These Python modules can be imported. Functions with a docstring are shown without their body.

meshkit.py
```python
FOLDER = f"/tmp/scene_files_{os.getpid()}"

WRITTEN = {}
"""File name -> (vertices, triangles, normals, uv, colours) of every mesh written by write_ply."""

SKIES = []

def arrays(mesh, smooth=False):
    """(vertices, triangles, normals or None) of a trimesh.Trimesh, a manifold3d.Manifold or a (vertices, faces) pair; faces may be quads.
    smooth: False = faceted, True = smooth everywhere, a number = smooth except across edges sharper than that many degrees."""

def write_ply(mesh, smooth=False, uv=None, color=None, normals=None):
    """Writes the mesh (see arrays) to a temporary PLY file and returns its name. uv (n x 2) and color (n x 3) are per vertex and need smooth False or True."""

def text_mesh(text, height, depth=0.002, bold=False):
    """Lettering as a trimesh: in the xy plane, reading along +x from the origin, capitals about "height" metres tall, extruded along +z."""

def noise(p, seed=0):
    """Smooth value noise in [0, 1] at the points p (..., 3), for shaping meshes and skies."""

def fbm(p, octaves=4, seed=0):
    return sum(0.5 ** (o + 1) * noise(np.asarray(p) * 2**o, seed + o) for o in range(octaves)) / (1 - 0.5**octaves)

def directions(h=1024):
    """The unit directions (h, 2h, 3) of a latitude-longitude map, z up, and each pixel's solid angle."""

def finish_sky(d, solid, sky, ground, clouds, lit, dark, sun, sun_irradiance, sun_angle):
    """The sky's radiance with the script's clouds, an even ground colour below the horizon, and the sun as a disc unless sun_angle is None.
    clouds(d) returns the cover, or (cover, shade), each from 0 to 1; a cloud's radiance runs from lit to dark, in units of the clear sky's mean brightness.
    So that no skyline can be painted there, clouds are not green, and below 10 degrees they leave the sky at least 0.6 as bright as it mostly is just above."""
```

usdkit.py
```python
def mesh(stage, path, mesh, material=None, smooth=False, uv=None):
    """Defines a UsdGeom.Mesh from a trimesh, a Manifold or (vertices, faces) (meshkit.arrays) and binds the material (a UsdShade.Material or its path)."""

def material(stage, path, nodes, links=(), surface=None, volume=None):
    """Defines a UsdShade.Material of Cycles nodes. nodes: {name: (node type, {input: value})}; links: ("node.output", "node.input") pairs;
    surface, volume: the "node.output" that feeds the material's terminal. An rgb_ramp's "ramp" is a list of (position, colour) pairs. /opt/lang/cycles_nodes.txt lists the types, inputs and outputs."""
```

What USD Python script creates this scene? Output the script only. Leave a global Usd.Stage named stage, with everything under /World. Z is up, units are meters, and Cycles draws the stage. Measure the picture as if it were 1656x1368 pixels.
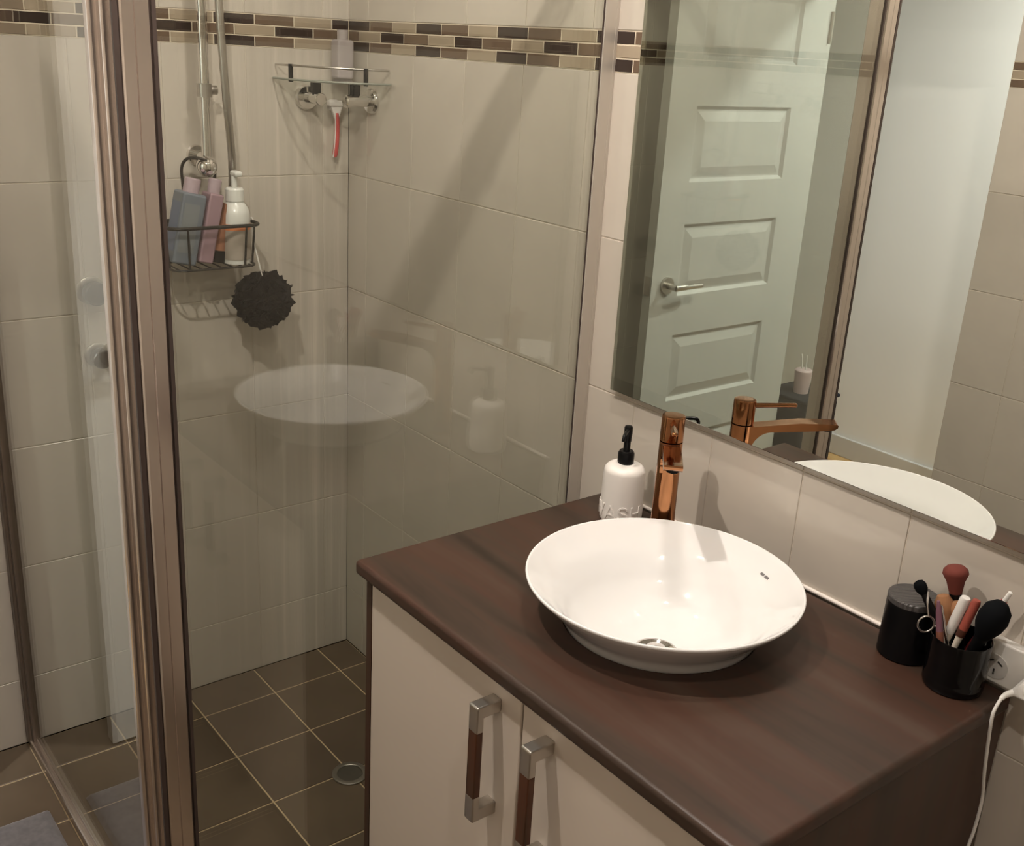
import math, random
import numpy as np
import trimesh
import manifold3d as m3
from shapely.geometry import Polygon
from pxr import Usd, UsdGeom, UsdShade, Gf, Sdf
import usdkit, meshkit

random.seed(4)
stage = Usd.Stage.CreateInMemory()
UsdGeom.SetStageUpAxis(stage, UsdGeom.Tokens.z)
UsdGeom.SetStageMetersPerUnit(stage, 1.0)
UsdGeom.Xform.Define(stage, '/World')
UsdGeom.Scope.Define(stage, '/World/Looks')
PI = math.pi
A = np.array

# ------------------------------------------------------------------ camera
YAW, PITCH, ROLL, CAM, F_PX = math.radians(140.9949), math.radians(-19.4437), math.radians(3.345), A([2.4378, -1.3909, 1.6890]), 1727.43
fw = A([math.cos(PITCH) * math.cos(YAW), math.cos(PITCH) * math.sin(YAW), math.sin(PITCH)])
r0 = np.cross(fw, [0, 0, 1]); r0 /= np.linalg.norm(r0); u0 = np.cross(r0, fw)
rt = math.cos(ROLL) * r0 + math.sin(ROLL) * u0
up = -math.sin(ROLL) * r0 + math.cos(ROLL) * u0
cam = UsdGeom.Camera.Define(stage, '/World/camera')
cam.AddTransformOp().Set(Gf.Matrix4d(*[float(x) for row in (rt, up, -fw, CAM) for x in (*row, 1.0 if row is CAM else 0.0)]))
cam.CreateHorizontalApertureAttr(36.0)
cam.CreateVerticalApertureAttr(36.0 * 1368 / 1656)
cam.CreateFocalLengthAttr(36.0 * F_PX / 1656)
cam.CreateClippingRangeAttr(Gf.Vec2f(0.01, 100))
EXPOSURE = 0.05
cam.CreateExposureAttr(EXPOSURE)
# lamps: the bulbs emit (see ceiling_lamp); radiance and colour set here
WARM = (1.0, 0.91, 0.82)
SHOWER_LAMP, HEAT_LAMP, ROOM_LAMP, FAR_LAMP, HALL_LAMP = 1250.0, 1000.0, 4100.0, 1900.0, 1120.0
HALL_COL = (0.93, 0.96, 0.95)

# ------------------------------------------------------------------ materials
L_ = '/World/Looks/'
def pbr(name, col, rough=0.5, metal=0.0, **kw):
    return usdkit.material(stage, L_ + name, {'p': ('principled_bsdf', {'base_color': col, 'roughness': rough, 'metallic': metal, **kw})}, surface='p.BSDF')

def tile_mat(name, col, rough=0.14, var=0.05, bump=0.02):
    c2 = tuple(x * (1 - var) for x in col)
    return usdkit.material(stage, L_ + name, {
        'g': ('geometry', {}), 'n': ('noise_texture', {'scale': 9.0, 'detail': 3.0}),
        'r': ('rgb_ramp', {'ramp': [(0.3, c2), (0.7, col)]}),
        'n2': ('noise_texture', {'scale': 14.0, 'detail': 1.0}),
        'b': ('bump', {'strength': 0.25, 'distance': bump * 0.05}),
        'p': ('principled_bsdf', {'roughness': rough})},
        [('g.position', 'n.vector'), ('n.fac', 'r.fac'), ('r.color', 'p.base_color'), ('g.position', 'n2.vector'), ('n2.fac', 'b.height'), ('b.normal', 'p.normal')], surface='p.BSDF')

def streak_tile(name, col, rough=0.16):
    """cream tile with vertical run-off marks of dried water"""
    film = tuple(min(1, x * 1.14 + 0.015) for x in col)
    dark = tuple(x * 0.95 for x in col)
    return usdkit.material(stage, L_ + name, {
        'g': ('geometry', {}), 'm': ('mapping', {'scale': (1, 34, 0.7)}), 'n': ('noise_texture', {'scale': 1.0, 'detail': 4.0, 'roughness': 0.6}),
        'xyz': ('separate_xyz', {}), 'near': ('map_range', {'range_type': 'smoothstep', 'from_min': -0.52, 'from_max': -0.10, 'to_min': 0.12, 'to_max': 1.0, 'clamp': True}),
        'c': ('math', {'math_type': 'subtract', 'value2': 0.5}), 'k': ('math', {'math_type': 'multiply_add', 'value3': 0.5}),
        'r': ('rgb_ramp', {'ramp': [(0.36, dark), (0.48, col), (0.54, col), (0.68, film)]}),
        'rr': ('rgb_ramp', {'ramp': [(0.4, (rough,) * 3), (0.75, (rough + 0.25,) * 3)]}),
        'p': ('principled_bsdf', {})},
        [('g.position', 'm.vector'), ('m.vector', 'n.vector'), ('g.position', 'xyz.vector'), ('xyz.y', 'near.value'), ('n.fac', 'c.value1'), ('c.value', 'k.value1'), ('near.result', 'k.value2'), ('k.value', 'r.fac'), ('r.color', 'p.base_color'), ('k.value', 'rr.fac'), ('rr.color', 'p.roughness')], surface='p.BSDF')

CREAM = (0.545, 0.492, 0.425)
M = {}
M['tile'] = [tile_mat('cream_tile_%d' % i, tuple(x * k for x in CREAM)) for i, k in enumerate((1.0, 0.97, 1.02))]
M['tile_wet'] = [streak_tile('cream_tile_streaked_%d' % i, tuple(x * k for x in CREAM)) for i, k in enumerate((1.0, 0.975))]
M['grout'] = pbr('wall_grout', (0.56, 0.50, 0.42), 0.9)
M['mosaic_dark'] = tile_mat('mosaic_dark', (0.045, 0.030, 0.025), 0.2, 0.25)
M['mosaic_mid'] = tile_mat('mosaic_mid', (0.155, 0.105, 0.072), 0.2, 0.2)
M['mosaic_taupe'] = tile_mat('mosaic_taupe', (0.37, 0.30, 0.22), 0.2, 0.12)
M['mosaic_grout'] = pbr('mosaic_grout', (0.62, 0.54, 0.42), 0.9)
M['floor_tile'] = [tile_mat('floor_tile_%d' % i, c, 0.3, 0.15) for i, c in enumerate(((0.125, 0.090, 0.060), (0.115, 0.082, 0.056), (0.132, 0.096, 0.064)))]
M['floor_grout'] = pbr('floor_grout', (0.55, 0.42, 0.26), 0.9)
M['plaster'] = pbr('white_plaster', (0.80, 0.79, 0.76), 0.7)
M['ceiling'] = pbr('ceiling_paint', (0.62, 0.60, 0.56), 0.8)
M['gloss_white'] = pbr('door_enamel', (0.56, 0.55, 0.52), 0.3)
M['chrome'] = pbr('polished_chrome', (0.80, 0.78, 0.76), 0.08, 1.0)
M['alu'] = pbr('bright_anodised_aluminium', (0.82, 0.75, 0.71), 0.20, 1.0)
M['alu_satin'] = pbr('satin_aluminium_channel', (0.58, 0.53, 0.47), 0.45, 0.5)
M['satin'] = pbr('brushed_nickel', (0.55, 0.52, 0.48), 0.32, 1.0)
M['copper'] = pbr('rose_gold_plate', (0.45, 0.205, 0.095), 0.08, 1.0)
M['black_rubber'] = pbr('black_rubber', (0.012, 0.011, 0.010), 0.5)
M['seal'] = pbr('dark_seal', (0.045, 0.030, 0.025), 0.45)
M['ceramic'] = pbr('white_ceramic', (0.75, 0.738, 0.728), 0.06, coat_weight=0.4)
M['matt_ceramic'] = pbr('satin_white_ceramic', (0.78, 0.74, 0.70), 0.35)
M['cabinet'] = pbr('cream_cabinet_door', (0.62, 0.545, 0.47), 0.3)
M['black_plastic'] = pbr('black_plastic', (0.004, 0.004, 0.0045), 0.30, specular_ior_level=0.22)
M['matt_black'] = pbr('matt_black', (0.010, 0.010, 0.011), 0.6)
M['black_wire'] = pbr('black_coated_wire', (0.018, 0.015, 0.012), 0.4)
M['white_plastic'] = pbr('white_plastic', (0.78, 0.76, 0.72), 0.3)
M['dark_slot'] = pbr('dark_slot', (0.02, 0.02, 0.02), 0.7)
M['sealant'] = pbr('white_sealant', (0.85, 0.78, 0.72), 0.4)
M['mirror'] = pbr('mirror_silver', (0.80, 0.82, 0.78), 0.0, 1.0)
M['mirror_edge'] = pbr('mirror_edge', (0.20, 0.21, 0.18), 0.25)
M['oak'] = usdkit.material(stage, L_ + 'hall_oak', {
    'g': ('geometry', {}), 'm': ('mapping', {'scale': (2, 26, 1)}), 'n': ('noise_texture', {'scale': 1.0, 'detail': 4.0}),
    'r': ('rgb_ramp', {'ramp': [(0.3, (0.42, 0.25, 0.09)), (0.7, (0.60, 0.40, 0.17))]}), 'p': ('principled_bsdf', {'roughness': 0.35})},
    [('g.position', 'm.vector'), ('m.vector', 'n.vector'), ('n.fac', 'r.fac'), ('r.color', 'p.base_color')], surface='p.BSDF')

def walnut(name, scale, lo, hi, rough):
    mid = tuple((a + b) / 2 for a, b in zip(lo, hi))
    red = (mid[0] * 1.22, mid[1] * 0.95, mid[2] * 0.9)
    return usdkit.material(stage, L_ + name, {
        'g': ('geometry', {}), 'm': ('mapping', {'scale': scale}), 'n': ('noise_texture', {'scale': 1.0, 'detail': 5.0, 'roughness': 0.55, 'distortion': 0.3}),
        'r': ('rgb_ramp', {'ramp': [(0.30, lo), (0.45, mid), (0.55, red), (0.72, hi)]}), 'p': ('principled_bsdf', {'roughness': rough, 'specular_ior_level': 0.36})},
        [('g.position', 'm.vector'), ('m.vector', 'n.vector'), ('n.fac', 'r.fac'), ('r.color', 'p.base_color')], surface='p.BSDF')
M['walnut_top'] = walnut('walnut_laminate_top', (1.6, 17, 10), (0.026, 0.016, 0.011), (0.068, 0.041, 0.029), 0.38)
M['walnut_side'] = walnut('walnut_laminate_side', (16, 16, 1.2), (0.034, 0.020, 0.013), (0.070, 0.042, 0.028), 0.4)
M['walnut_grip'] = walnut('walnut_handle_grip', (60, 60, 5), (0.035, 0.016, 0.009), (0.10, 0.045, 0.022), 0.35)

def glass_pane(name, tint, soap=0.0):
    nodes = {'t': ('transparent_bsdf', {'color': tint}), 'g': ('glossy_bsdf', {'color': (1, 1, 1), 'roughness': 0.0}), 'f': ('fresnel', {}), 'x': ('mix_closure', {}),
             'o': ('geometry', {}), 'i': ('mix_float', {'a': 1.6, 'b': 1 / 1.6})}     # the way out of the pane is no total reflection
    links = [('o.backfacing', 'i.fac'), ('i.result', 'f.IOR'), ('f.fac', 'x.fac'), ('t.BSDF', 'x.closure1'), ('g.BSDF', 'x.closure2')]
    out = 'x.closure'
    if soap:
        nodes.update({'q': ('geometry', {}), 'm': ('mapping', {'scale': (34, 34, 0.8)}), 'n': ('noise_texture', {'scale': 1.0, 'detail': 4.0}),
                      'r': ('map_range', {'from_min': 0.5, 'from_max': 0.8, 'to_min': 0.0, 'to_max': soap, 'clamp': True}),
                      'd': ('diffuse_bsdf', {'color': (0.8, 0.8, 0.75)}), 'y': ('mix_closure', {})})
        links += [('q.position', 'm.vector'), ('m.vector', 'n.vector'), ('n.fac', 'r.value'), ('r.result', 'y.fac'), ('x.closure', 'y.closure1'), ('d.BSDF', 'y.closure2')]
        out = 'y.closure'
    return usdkit.material(stage, L_ + name, nodes, links, surface=out)
M['pane'] = glass_pane('shower_glass', (0.940, 0.953, 0.930), 0.0)
M['shelf_glass'] = glass_pane('clear_shelf_glass', (0.96, 0.975, 0.955))
M['glass_edge'] = pbr('green_glass_edge', (0.10, 0.13, 0.10), 0.15)

def emitter(name, col, strength):
    return usdkit.material(stage, L_ + name, {'e': ('emission', {'color': col, 'strength': strength})}, surface='e.emission')

# ------------------------------------------------------------------ mesh helpers
cat = trimesh.util.concatenate
def tm(man):
    q = man.to_mesh(); return trimesh.Trimesh(q.vert_properties[:, :3], q.tri_verts, process=True)
def box(c, s):
    b = trimesh.creation.box(extents=s); b.apply_translation(c); return b
def rbm(c, s, r, seg=12):
    """rounded box as a Manifold"""
    pts = m3.Manifold.sphere(r, seg)
    hx, hy, hz = s[0] / 2 - r, s[1] / 2 - r, s[2] / 2 - r
    return m3.Manifold.batch_hull([pts.translate([c[0] + i * hx, c[1] + j * hy, c[2] + k * hz]) for i in (-1, 1) for j in (-1, 1) for k in (-1, 1)])
def rb(c, s, r, seg=12):
    return tm(rbm(c, s, r, seg))
def cyl(p0, p1, r, seg=28):
    p0, p1 = A(p0, float), A(p1, float)
    return trimesh.creation.cylinder(radius=r, segment=[p0, p1], sections=seg)
def lathe(profile, seg=48):
    """profile: (r, z) points, first and last with r = 0 closes the solid"""
    P = A(profile, float); V = []; Fc = []; rows = []
    for r, z in P:
        if r < 1e-7:
            rows.append([len(V)]); V.append((0, 0, z))
        else:
            rows.append(list(range(len(V), len(V) + seg)))
            V += [(r * math.cos(2 * PI * k / seg), r * math.sin(2 * PI * k / seg), z) for k in range(seg)]
    for a, b in zip(rows[:-1], rows[1:]):
        for k in range(seg):
            k2 = (k + 1) % seg
            if len(a) == 1 and len(b) == 1: continue
            if len(a) == 1: Fc.append((a[0], b[k2], b[k]))
            elif len(b) == 1: Fc.append((a[k], a[k2], b[0]))
            else: Fc += [(a[k], a[k2], b[k2]), (a[k], b[k2], b[k])]
    t = trimesh.Trimesh(V, Fc, process=False); t.fix_normals(); return t
def spline(pts, n=8, closed=False):
    P = A(pts, float); out = []; N = len(P)
    for i in range(N if closed else N - 1):
        if closed: a, b, c, d = P[(i - 1) % N], P[i], P[(i + 1) % N], P[(i + 2) % N]
        else: a, b, c, d = P[max(i - 1, 0)], P[i], P[i + 1], P[min(i + 2, N - 1)]
        for k in range(n):
            t = k / n
            out.append(0.5 * ((2 * b) + (-a + c) * t + (2 * a - 5 * b + 4 * c - d) * t * t + (-a + 3 * b - 3 * c + d) * t ** 3))
    if not closed: out.append(P[-1])
    return A(out)
def tube(pts, r, seg=10, closed=False):
    P = A(pts, float); N = len(P); V = []; Fc = []
    rr = np.broadcast_to(A(r, float), (N,))
    T = np.roll(P, -1, 0) - np.roll(P, 1, 0)
    if not closed: T[0] = P[1] - P[0]; T[-1] = P[-1] - P[-2]
    T /= np.linalg.norm(T, axis=1, keepdims=True)
    ref = A([0, 0, 1.0]) if abs(T[0][2]) < 0.9 else A([1.0, 0, 0])
    n = np.cross(T[0], ref); n /= np.linalg.norm(n)
    for i in range(N):
        n = n - T[i] * (n @ T[i]); n /= np.linalg.norm(n); b = np.cross(T[i], n)
        for k in range(seg):
            a = 2 * PI * k / seg
            V.append(P[i] + rr[i] * (math.cos(a) * n + math.sin(a) * b))
    for i in range(N if closed else N - 1):
        j = (i + 1) % N
        for k in range(seg):
            k2 = (k + 1) % seg
            Fc += [(i * seg + k, i * seg + k2, j * seg + k2), (i * seg + k, j * seg + k2, j * seg + k)]
    if not closed:
        for i, s in ((0, -1), (N - 1, 1)):
            c = len(V); V.append(P[i])
            for k in range(seg):
                k2 = (k + 1) % seg
                Fc.append((c, i * seg + k, i * seg + k2) if s > 0 else (c, i * seg + k2, i * seg + k))
    t = trimesh.Trimesh(V, Fc, process=False); t.fix_normals(); return t
def along(mesh, p, d, roll=0.0):
    """moves a mesh built along +z so that z points along d and the origin sits at p"""
    d = A(d, float) / np.linalg.norm(d)
    R = trimesh.geometry.align_vectors([0, 0, 1], d) @ trimesh.transformations.rotation_matrix(roll, [0, 0, 1])
    mesh = mesh.copy(); mesh.apply_transform(R); mesh.apply_translation(p); return mesh
def extr(poly, h):
    return trimesh.creation.extrude_polygon(poly, h, engine='earcut')
def moved(mesh, t=(0, 0, 0), rz=0.0):
    mesh = mesh.copy()
    if rz: mesh.apply_transform(trimesh.transformations.rotation_matrix(rz, [0, 0, 1]))
    mesh.apply_translation(t); return mesh

# ------------------------------------------------------------------ scene helpers
_n = {}
def numbered(parent, name):
    k = _n.get((parent, name), 0); _n[(parent, name)] = k + 1
    return f'{parent}/{name}' if k == 0 else f'{parent}/{name}_{k:03d}'
def tag(prim, label=None, category=None, group=None, kind=None):
    for k, v in (('label', label), ('category', category), ('group', group), ('kind', kind)):
        if v: prim.SetCustomDataByKey(k, v)
def thing(name, label, category, loc=(0, 0, 0), rz=0.0, group=None):
    x = UsdGeom.Xform.Define(stage, numbered('/World', name))
    x.AddTranslateOp().Set(Gf.Vec3d(*map(float, loc)))
    if rz: x.AddRotateZOp().Set(math.degrees(rz))
    tag(x.GetPrim(), label, category, group); return str(x.GetPath())
def struct(name, label=None, loc=(0, 0, 0)):
    x = UsdGeom.Xform.Define(stage, numbered('/World', name))
    x.AddTranslateOp().Set(Gf.Vec3d(*map(float, loc)))
    tag(x.GetPrim(), label, kind='structure'); return str(x.GetPath())
def part(parent, name, mesh, mat, smooth=35, label=None, kind=None):
    p = numbered(parent, name)
    m = usdkit.mesh(stage, p, mesh, M[mat] if isinstance(mat, str) else mat, smooth=smooth)
    tag(m.GetPrim(), label, kind=kind); return p
def solo(name, mesh, mat, label, category, smooth=35, group=None, kind=None):
    p = part('/World', name, mesh, mat, smooth); tag(stage.GetPrimAtPath(p), label, category, group, kind); return p

# ------------------------------------------------------------------ tiled surfaces
def tile_mesh(to, u0, u1, v0, v1, d0, d1, bev=0.0012):
    """a bevelled tile between (u0, v0) and (u1, v1), from depth d0 (grout) up to d1 (face); to maps (u, v, n) to the room"""
    rect = lambda i, n: [(u0 + i, v0 + i, n), (u1 - i, v0 + i, n), (u1 - i, v1 - i, n), (u0 + i, v1 - i, n)]
    V = A([to(*p) for p in rect(0, d0) + rect(0, d1 - bev) + rect(bev, d1)])
    Q = [(8, 9, 10, 11)]
    for a in (0, 4):
        for k in range(4):
            k2 = (k + 1) % 4; Q.append((a + k, a + k2, a + 4 + k2, a + 4 + k))
    Fc = []
    for q in Q: Fc += [(q[0], q[1], q[2]), (q[0], q[2], q[3])]
    t = trimesh.Trimesh(V, Fc, process=False)
    c = A(to((u0 + u1) / 2, (v0 + v1) / 2, d1)) - A(to((u0 + u1) / 2, (v0 + v1) / 2, d0))
    if t.face_normals[0] @ c < 0: t.invert()
    return t
GR = 0.0011   # half a grout joint
Z_LOW, Z_HIGH = 1.6535, 1.7242
ROWS = [0.0, 0.1786, 0.4734, 0.7682, 1.0638, 1.3579, Z_LOW, None, Z_HIGH, 2.019, 2.315, 2.4]
def tile_wall(wall, to, joints, mats, row1, skip=lambda u, v: False):
    rng = random.Random(7)
    for a, b in zip(ROWS[:-1], ROWS[1:]):
        if a is None or b is None: continue
        for p, q in zip(joints[:-1], joints[1:]):
            if skip((p + q) / 2, (a + b) / 2): continue
            part(wall, 'tile', tile_mesh(to, p + GR * (p > 0), q - GR, a + GR, b - GR, -0.006, 0.0, 0.0008), rng.choice(mats), smooth=False)
    h = (Z_HIGH - Z_LOW) / 3
    for r in range(3):
        off, seq = row1[r % 2]
        a, b = Z_HIGH - (r + 1) * h, Z_HIGH - r * h
        u, k = joints[0], 0
        while u < joints[-1] - 0.004:
            v = min(joints[0] + off + k * 0.1002, joints[-1])
            if not skip((u + v) / 2, (a + b) / 2):
                part(wall, 'mosaic_tile', tile_mesh(to, u + 0.0014, v - 0.0014, a + 0.0014, b - 0.0014, -0.006, 0.0005, 0.0008), M['mosaic_' + seq[k % 3]], smooth=False)
            u, k = v, k + 1

RX, RY, CZ = 3.0, -1.75, 2.4        # far end of the room, wall opposite the mirror, ceiling
# wall behind the shower (x = 0)
wb = struct('wall_back', 'cream tiled wall behind the shower with a brown mosaic band')
part(wb, 'grout', box((-0.0515, (RY - 0.11) / 2, CZ / 2), (0.1, -RY + 0.11, CZ)), 'grout', smooth=False)
part(wb, 'mosaic_grout', box((-0.0030, RY / 2, (Z_LOW + Z_HIGH) / 2), (0.005, -RY, Z_HIGH - Z_LOW)), 'mosaic_grout', smooth=False)
JB = [0.0, 0.072] + [0.072 + 0.2 * k for k in range(1, 9)] + [-RY]
tile_wall(wb, lambda u, v, n: (n, -u, v), JB, M['tile_wet'], [(0.047, ('dark', 'taupe', 'mid')), (0.097, ('mid', 'dark', 'taupe'))])
# mirror wall (y = 0)
wr = struct('wall_right', 'cream tiled wall carrying the mirror above the vanity')
part(wr, 'grout', box((RX / 2, 0.0515, CZ / 2), (RX, 0.1, CZ)), 'grout', smooth=False)
part(wr, 'mosaic_grout', box((RX / 2, 0.0030, (Z_LOW + Z_HIGH) / 2), (RX, 0.005, Z_HIGH - Z_LOW)), 'mosaic_grout', smooth=False)
JR = [0.0, 0.0913, 0.2913, 0.4913, 0.6912, 0.889, 1.0860, 1.2836, 1.4795, 1.6767, 1.874, 2.071, 2.268, 2.465, 2.662, 2.859, 3.0]
tile_wall(wr, lambda u, v, n: (u, -n, v), JR, M['tile'], [(0.0985, ('dark', 'mid', 'taupe')), (0.0485, ('mid', 'taupe', 'dark'))], skip=lambda u, v: 1.15 < u < 2.5 and 1.4 < v < 2.0)
# wall opposite the mirror, right of the doorway (y = RY)
DX = 0.779
wl = struct('wall_left', 'cream tiled wall beside the doorway, opposite the mirror')
part(wl, 'grout', box(((DX + RX) / 2, RY - 0.0565, CZ / 2), (RX - DX, 0.11, CZ)), 'grout', smooth=False)
part(wl, 'grout', box(((DX + 0.06) / 2, RY - 0.0565, (2.08 + CZ) / 2), (DX - 0.06, 0.11, CZ - 2.08)), 'grout', smooth=False)
part(wl, 'mosaic_grout', box(((DX + RX) / 2, RY - 0.0030, (Z_LOW + Z_HIGH) / 2), (RX - DX, 0.005, Z_HIGH - Z_LOW)), 'mosaic_grout', smooth=False)
JL = [DX] + [0.95 + 0.2 * k for k in range(11)]
tile_wall(wl, lambda u, v, n: (u, RY + n, v), JL, M['tile'], [(0.06, ('mid', 'taupe', 'dark')), (0.1, ('taupe', 'dark', 'mid'))])
# wall behind the camera (x = RX)
wf = struct('wall_front', 'cream tiled wall at the far end of the room behind the viewer')
part(wf, 'grout', box((RX + 0.0515, RY / 2, CZ / 2), (0.1, -RY, CZ)), 'grout', smooth=False)
tile_wall(wf, lambda u, v, n: (RX - n, -u, v), [0.0] + [0.15 + 0.2 * k for k in range(9)], M['tile'], [(0.06, ('mid', 'taupe', 'dark')), (0.1, ('taupe', 'dark', 'mid'))])
# bathroom floor
fl = struct('floor', 'brown square floor tiles with pale grout')
part(fl, 'grout', box((RX / 2, RY / 2, -0.052), (RX, -RY, 0.1)), 'floor_grout', smooth=False)
rng = random.Random(3)
fx = [0.0] + [0.1342 + 0.2 * k for k in range(15)] + [RX]
fy = [0.0] + [0.0957 + 0.2 * k for k in range(9)] + [-RY]
DRX, DRY = 0.545, -0.30
for a, b in zip(fx[:-1], fx[1:]):
    for c, d in zip(fy[:-1], fy[1:]):
        if b - a < 0.01 or d - c < 0.01: continue
        part(fl, 'floor_tile', tile_mesh(lambda u, v, n: (u, -v, n), a + 0.002, b - 0.002, c + 0.002, d - 0.002, -0.005, 0.0), rng.choice(M['floor_tile']), smooth=False)
part('/World', 'ceiling', box((RX / 2, RY / 2, CZ + 0.05), (RX + 0.2, -RY + 0.2, 0.1)), 'ceiling', smooth=False)
tag(stage.GetPrimAtPath('/World/ceiling'), kind='structure', label='plain white plaster ceiling of the bathroom')

# hall beyond the doorway
def sbox(name, c, s, mat, label=None, r=0.0):
    p = part('/World', name, rb(c, s, r) if r else box(c, s), mat, smooth=35 if r else False)
    tag(stage.GetPrimAtPath(p), label, kind='structure'); return p
HY = -2.72
sbox('hall_floor', (0.45, (RY + HY) / 2 - 0.03, -0.05), (4.3, RY - HY + 0.06, 0.1), 'oak', 'honey coloured timber floor of the hall')
sbox('wall_hall', (0.45, HY - 0.05, 1.2), (4.3, 0.1, 2.4), 'plaster', 'white plastered hall wall seen through the doorway')
sbox('wall_hall_end', (-1.65, (RY + HY) / 2, 1.2), (0.1, RY - HY, 2.4), 'plaster', 'end wall of the hall')
sbox('wall_hall_end', (2.6, (RY + HY) / 2 - 0.06, 1.2), (0.1, RY - HY - 0.12, 2.4), 'plaster', 'other end wall of the hall')
sbox('wall_hall_side', (-0.9, RY - 0.055, 1.2), (1.6, 0.11, 2.4), 'plaster', 'hall wall beside the bathroom')
sbox('hall_ceiling', (0.45, (RY + HY) / 2 - 0.06, 2.45), (4.3, RY - HY - 0.12, 0.1), 'ceiling', 'hall ceiling')
sbox('baseboard_hall', (0.45, HY + 0.009, 0.046), (4.2, 0.018, 0.092), 'gloss_white', 'white skirting board along the hall wall', 0.004)
sbox('trim_1', (0.04, RY - 0.045, 1.04), (0.04, 0.14, 2.08), 'gloss_white', 'white door jamb on the hinge side', 0.003)
sbox('trim_2', (DX - 0.0025, RY - 0.062, 1.04), (0.005, 0.10, 2.08), 'gloss_white', 'white door jamb on the latch side', 0.002)
sbox('trim_3', (DX / 2 + 0.02, RY - 0.058, 2.07), (DX - 0.07, 0.11, 0.02), 'gloss_white', 'white door head', 0.002)
sbox('trim_4', (1.46, -0.0035, 0.8715), (0.84, 0.007, 0.007), 'sealant', 'white sealant bead between counter and wall tiles', 0.003)

# bathroom door, standing open against the back wall: leaf of five raised panels
dr = struct('door_1', 'white five panel door standing open against the back wall, seen in the mirror')
XF, Y0, Y1 = 0.130, -1.040, -1.752         # face towards the room, free edge, hinge edge
YC, W = (Y0 + Y1) / 2, Y0 - Y1
leaf = m3.Manifold.cube([0.035, W, 2.03]).translate([XF - 0.035, Y1, 0.008])
pan = []
PY0, PY1 = -1.16, -1.61
for k in range(5):
    z0, z1 = 0.245 + 0.358 * k, 0.245 + 0.358 * k + 0.228
    hole = m3.Manifold.cube([0.02, PY0 - PY1, z1 - z0]).translate([XF - 0.009, PY1, z0])
    leaf = leaf - hole
    o = [(PY1, z0), (PY0, z0), (PY0, z1), (PY1, z1)]
    i1 = [(PY1 + 0.012, z0 + 0.012), (PY0 - 0.012, z0 + 0.012), (PY0 - 0.012, z1 - 0.012), (PY1 + 0.012, z1 - 0.012)]
    i2 = [(PY1 + 0.045, z0 + 0.045), (PY0 - 0.045, z0 + 0.045), (PY0 - 0.045, z1 - 0.045), (PY1 + 0.045, z1 - 0.045)]
    V = [(XF, *p) for p in o] + [(XF - 0.010, *p) for p in i1] + [(XF - 0.001, *p) for p in i2] + [(XF - 0.012, *p) for p in o]
    Fc = []
    for a in (0, 4):
        for q in range(4):
            q2 = (q + 1) % 4; Fc += [(a + q, a + q2, a + 4 + q2), (a + q, a + 4 + q2, a + 4 + q)]
    Fc += [(8, 9, 10), (8, 10, 11)]
    t = trimesh.Trimesh(V, Fc, process=False)
    if t.face_normals[-1][0] < 0: t.invert()
    pan.append(t)
part(dr, 'leaf', tm(leaf), 'gloss_white', smooth=False)
for t in pan: part(dr, 'door_panel', t, 'gloss_white', smooth=False)
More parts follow.
